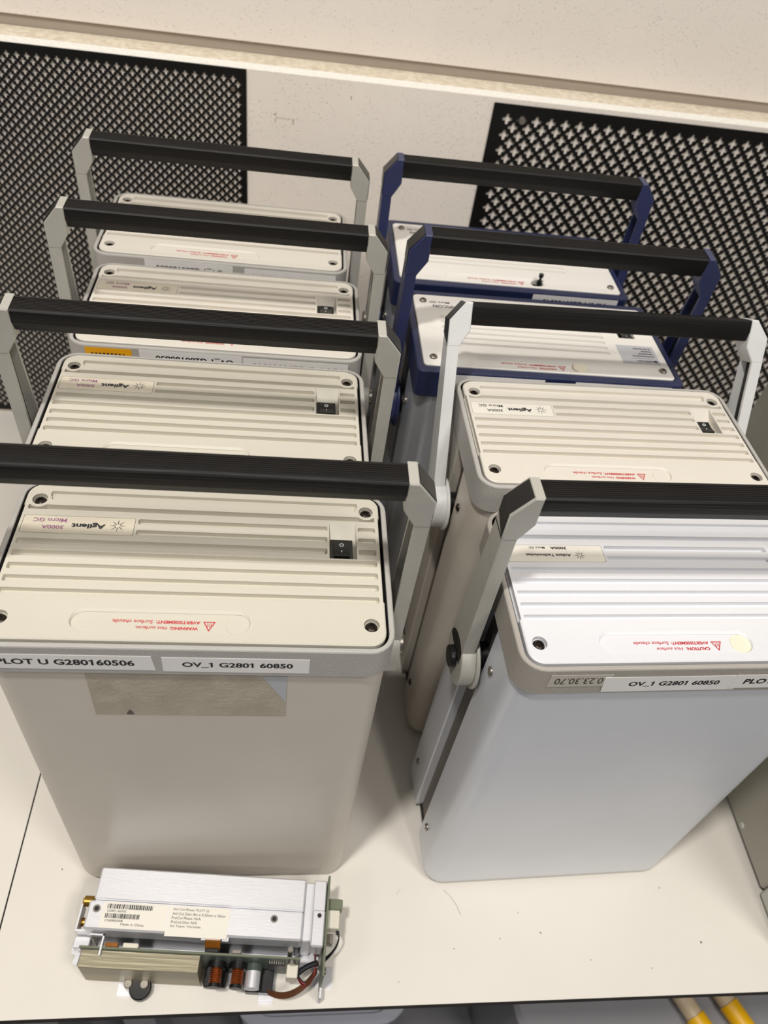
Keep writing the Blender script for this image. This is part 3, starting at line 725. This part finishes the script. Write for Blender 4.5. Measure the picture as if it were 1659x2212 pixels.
# stepped right end and bracket
bm = bmesh.new(); box(bm, .0836, .0915, -.0225, .0225, .010, ZT - .0045, .0008); part('end_step', 'alu')(bm)
bm = bmesh.new(); box(bm, .0905, .1010, .0000, .0235, .040, ZT - .0005, .0008); part('end_bracket', 'alu')(bm)
bm = bmesh.new(); box(bm, .0905, .1014, -.0270, .0005, .034, ZT + .0006, .0012); eb = part('end_bracket', 'alu')(bm)
bm = bmesh.new(); cyl(bm, (.0965, -.0040, ZT + .0006), .0018, .0003, 'Z', 14); obj('screw_hole', bm, 'print_black', eb)
# vertical end board and fittings on its far side
bm = bmesh.new(); box(bm, .1018, .1036, -.0475, .0270, .004, ZT + .002, .0003); ep = part('end_board', 'pcb')(bm)
bm = bmesh.new(); box(bm, .1020, .1040, -.0550, -.0440, 0, .020, .0003); part('end_bracket', 'alu')(bm)
for (y0, y1, z0, z1, mm, ex) in ((.004, .012, .038, .048, 'pcb', .012), (-.010, .004, .034, .046, 'connector_white', .010), (-.020, -.012, .030, .038, 'screw_steel', .006)):
    bm = bmesh.new(); box(bm, .1036, .1036 + ex, y0, y1, z0, z1, .0006); obj('connector', bm, mm, ep)
for k in range(4):
    bm = bmesh.new(); tube(bm, bez((.112, -.008 - k * .0015, .040), (.118, -.012, .034), (.114, -.022, .026), (.1035, -.027 - k * .001, .022)), .0006, 6); obj('wire', bm, 'wire_black', ep)
bm = bmesh.new(); cyl(bm, (.1036, -.036, .022), .0028, .003, 'X', 14, bev=.0006); obj('screw', bm, 'screw_steel', ep)
# left end brackets and brass fitting
bm = bmesh.new(); cyl(bm, (-.0970, .001, .040), .0042, .009, 'X', 16, bev=.0012); cyl(bm, (-.0960, .001, .040), .0026, .012, 'X', 12); part('brass_fitting', 'brass')(bm)
bm = bmesh.new(); cyl(bm, (-.0985, -.012, .030), .0034, .010, 'X', 16, bev=.001); part('brass_fitting', 'brass')(bm)
bm = bmesh.new(); box(bm, -.0975, -.0962, -.0205, -.0015, .028, .042); box(bm, -.0975, -.0850, -.0218, -.0203, .028, .042); part('side_bracket', 'alu')(bm)
bm = bmesh.new(); box(bm, -.0985, -.0860, -.0310, -.0225, .020, .030, .0005); part('end_block', 'alu')(bm)
bm = bmesh.new(); box(bm, -.0830, -.0715, -.0262, -.0250, .045, .0505); box(bm, -.0728, -.0715, -.0400, -.0250, .045, .0505); part('hook_bracket', 'alu')(bm)
# upright circuit board with heat sink, coils, capacitors
bm = bmesh.new(); box(bm, -.0889, .0840, -.0352, -.0336, .004, .0500, .0002); pb = part('circuit_board', 'pcb')(bm)
bm = bmesh.new(); box(bm, -.0880, .0835, -.0354, -.0352, .005, .0490); obj('solder_mask', bm, 'pcb_face', pb)
bm = bmesh.new(); box(bm, -.0870, .0050, -.0478, -.0354, .006, .0465, .0003); part('heat_sink', 'heatsink')(bm)
for (x0, x1, mm, z1) in ((-.0700, -.0600, 'kapton', .0490), (-.0560, -.0440, 'connector_white', .0500), (.0290, .0370, 'screw_steel', .0490), (.0080, .0190, 'black_plastic', .0485)):
    bm = bmesh.new(); box(bm, x0, x1, -.0336, -.0300, .040, z1, .0006); obj('connector', bm, mm, pb)
bm = bmesh.new(); pts = [(-.0232, .0560), (-.0260, .0555), (-.0275, .0520), (-.0300, .0450)]
loft(bm, [[(x, y, z) for y, z in pts] + [(x, y - .0003, z - .0005) for y, z in reversed(pts)] for x in (.0075, .0195)]); part('flex_cable', 'kapton')(bm)
for x in (.0040, .0205):
    bm = bmesh.new(); box(bm, x, x + .005, -.0262, -.0232, .0515, .0540); part('clip', 'alu')(bm)
for x0 in (.0180, .0350):
    bm = bmesh.new(); cyl(bm, (x0, -.0354, .0300), .0072, -.0050, 'Y', 20); cyl(bm, (x0, -.0510, .0300), .0050, -.0026, 'Y', 20); cl = part('coil_bobbin', 'black_plastic')(bm)
    bm = bmesh.new(); cyl(bm, (x0, -.0403, .0300), .0040, -.0110, 'Y', 20); obj('copper_winding', bm, 'copper', cl)
    for k in range(7):
        bm2 = bmesh.new(); r = .0041; n = 16
        tube(bm2, [(x0 + r * math.cos(2 * math.pi * i / n), -.0412 - k * .0015, .0300 + r * math.sin(2 * math.pi * i / n)) for i in range(n + 1)], .0007, 6); obj('copper_turn', bm2, 'copper', cl)
for (x0, z0, y1, r) in ((.0475, .0270, -.0525, .0060), (.0325, .0160, -.0500, .0054)):
    bm = bmesh.new(); cyl(bm, (x0, -.0354, z0), r + .0006, -.0050, 'Y', 24); cp = part('capacitor_base', 'pcb_face')(bm)
    bm = bmesh.new(); cyl(bm, (x0, -.0400, z0), r, y1 + .0400, 'Y', 24); part('capacitor', 'alu')(bm)
bm = bmesh.new(); box(bm, .0080, .0260, -.0500, -.0354, .0080, .0150, .0006); part('inductor_block', 'black_plastic')(bm)
bm = bmesh.new(); box(bm, .0420, .0640, -.0520, -.0354, .0060, .0150, .0006); part('ribbon_socket', 'black_plastic')(bm)
bm = bmesh.new(); box(bm, .0740, .0830, -.0450, -.0354, .0200, .0360, .0006); part('wire_connector', 'connector_white')(bm)
bm = bmesh.new(); box(bm, .0590, .0720, -.0378, -.0354, .0240, .0400, .0003); ic = part('chip', 'black_plastic')(bm)
for k in range(7):
    for z0 in (.0226, .0402):
        bm = bmesh.new(); box(bm, .0596 + k * .0018, .0603 + k * .0018, -.0372, -.0354, z0 - .001, z0 + .001); obj('pin', bm, 'screw_steel', ic)
bm = bmesh.new(); cyl(bm, (.0755, -.0300, .046), .0021, .0105, 'Z', 14); cyl(bm, (.0755, -.0300, .030), .0021, .018, 'Z', 14); part('standoff', 'screw_steel')(bm)
for zz in (.0445, .0105):
    bm = bmesh.new(); cyl(bm, (.0775, -.0354, zz), .0030, -.0022, 'Y', 14, bev=-.0); part('screw', 'screw_steel')(bm)
# ribbon cable, wires
bm = bmesh.new(); path = bez((.0600, -.0510, .0160), (.0760, -.0580, .0130), (.0900, -.0500, .0220), (.0985, -.0380, .0330), 14)
wv = Vector((.0006, -.0026, .0016)); tv = Vector((0, .00013, .0002))
loft(bm, [[p - wv - tv, p - wv + tv, p + wv + tv, p + wv - tv] for p in path]); part('ribbon_cable', 'ribbon')(bm)
for k in range(4):
    bm = bmesh.new(); tube(bm, bez((.083, -.041, .030 - k * .002), (.090, -.050 - k * .002, .022), (.100, -.046, .018 + k * .004), (.0960, -.030 + k * .001, .036)), .0006, 6); part('wire', 'wire_red' if k % 2 else 'wire_black')(bm)
bm = bmesh.new(); tube(bm, bez((.0830, -.0400, .0270), (.0880, -.0360, .0300), (.0930, -.0340, .0320), (.0985, -.0330, .0340)), .0022, 8); part('wire_sleeve', 'wire_black')(bm)
# base sheet with three tabs, knob
bm = bmesh.new(); box(bm, -.0850, .1000, -.0300, .0200, .0030, .0080); part('base_sheet', 'alu')(bm)
for (x0, x1, y0, y1) in ((-.0610, -.0480, -.0570, -.0290), (.0530, .0655, -.0575, -.0290), (.0960, .1130, -.0440, -.0280)):
    bm = bmesh.new(); prism(bm, rr((x1 - x0) / 2, (y1 - y0) / 2, .0022, 3, (x0 + x1) / 2, (y0 + y1) / 2), 0, .0012); tb = part('mounting_tab', 'alu')(bm)
bm = bmesh.new(); prism(bm, [(-.0950, -.0250), (-.1030, -.0250), (-.1030, -.0300), (-.0990, -.0320), (-.1000, -.0380), (-.0960, -.0390)], .010, .0114); part('mounting_tab', 'alu')(bm)
bm = bmesh.new(); cyl(bm, (-.0420, -.0520, .0035), .0088, .0065, 'Z', 26, bev=.0008); part('thumb_knob', 'black_plastic')(bm)
for x in (-.0520, -.0390):
    bm = bmesh.new(); cyl(bm, (x, -.0500, .0030 if x < -.05 else .0100), .0034, .009 if x < -.05 else .003, 'Z', 14, bev=.0005); part('stud', 'screw_steel')(bm)
# ------------------------------------------------------------------ grey instrument at the right edge
I0 = empty('bench_instrument', (.62, .38, TZ)); tag(I0, 'tall plain grey instrument case standing beside the silver white instrument', 'laboratory instrument')
bm = bmesh.new(); box(bm, -.1525, .1525, -.158, .216, .006, .40, .002); bd = obj('case', bm, 'instrument_grey', I0)
bm = bmesh.new(); box(bm, -.1550, .1550, -.215, -.160, .004, .402, .003); obj('front_bezel', bm, 'bezel_grey', I0)
bm = bmesh.new(); box(bm, -.148, .148, -.205, .21, .001, .008); obj('base', bm, 'rubber', I0)
for (yy, zz) in ((-.1000, .0145), (.180, .0145), (-.10, .37), (.18, .37)): obj('screw', MESH['side_screw'], 'bezel_grey', I0, (-.1525, yy, zz), (0, -math.pi / 2, 0))
for sx in (-1, 1):
    for yy in (-.17, .17):
        bm = bmesh.new(); cyl(bm, (sx * .12, yy, 0), .012, .004, 'Z', 16); obj('rubber_foot', bm, 'rubber', I0)
# ------------------------------------------------------------------ things under the worktop
C0 = empty('storage_crate', (.765, .40, 0)); tag(C0, 'grey lidded storage crate under the worktop', 'crate')
bm = bmesh.new(); prism(bm, rr(.42, .22, .04, 6), 0.0, .30); obj('body', bm, 'crate_grey', C0)
bm = bmesh.new(); prism(bm, rr(.435, .235, .045, 6), .30, .325, .006); obj('lid', bm, 'crate_grey', C0)
for k, (x, y, lab) in enumerate(((.558, .218, 'yellow stick with cream tip lying on the grey crate, the one nearer the bare floor'), (.611, .231, 'yellow stick with cream tip lying on the grey crate, the one further along'))):
    S = empty('yellow_stick', (x, y, .325 + .0142), .45); tag(S, lab, 'stick')
    bm = bmesh.new(); cyl(bm, (0, -.03, 0), .014, -.09, 'Y', 18, bev=0); obj('shaft', bm, 'yellow_plastic', S)
    bm = bmesh.new(); cyl(bm, (0, -.03, 0), .0125, .03, 'Y', 18, r2=.0122); obj('tip', bm, 'cream_plastic', S)
B0 = empty('plastic_tub', (.075, .36, 0)); tag(B0, 'pale bluish plastic tub under the worktop', 'tub')
bm = bmesh.new(); prism(bm, rr(.110, .15, .04, 6), 0, .30); obj('body', bm, 'film_plastic', B0)
bm = bmesh.new(); ringwall(bm, rr(.118, .158, .045, 6), rr(.105, .145, .04, 6), .292, .304); obj('rim', bm, 'film_plastic', B0)
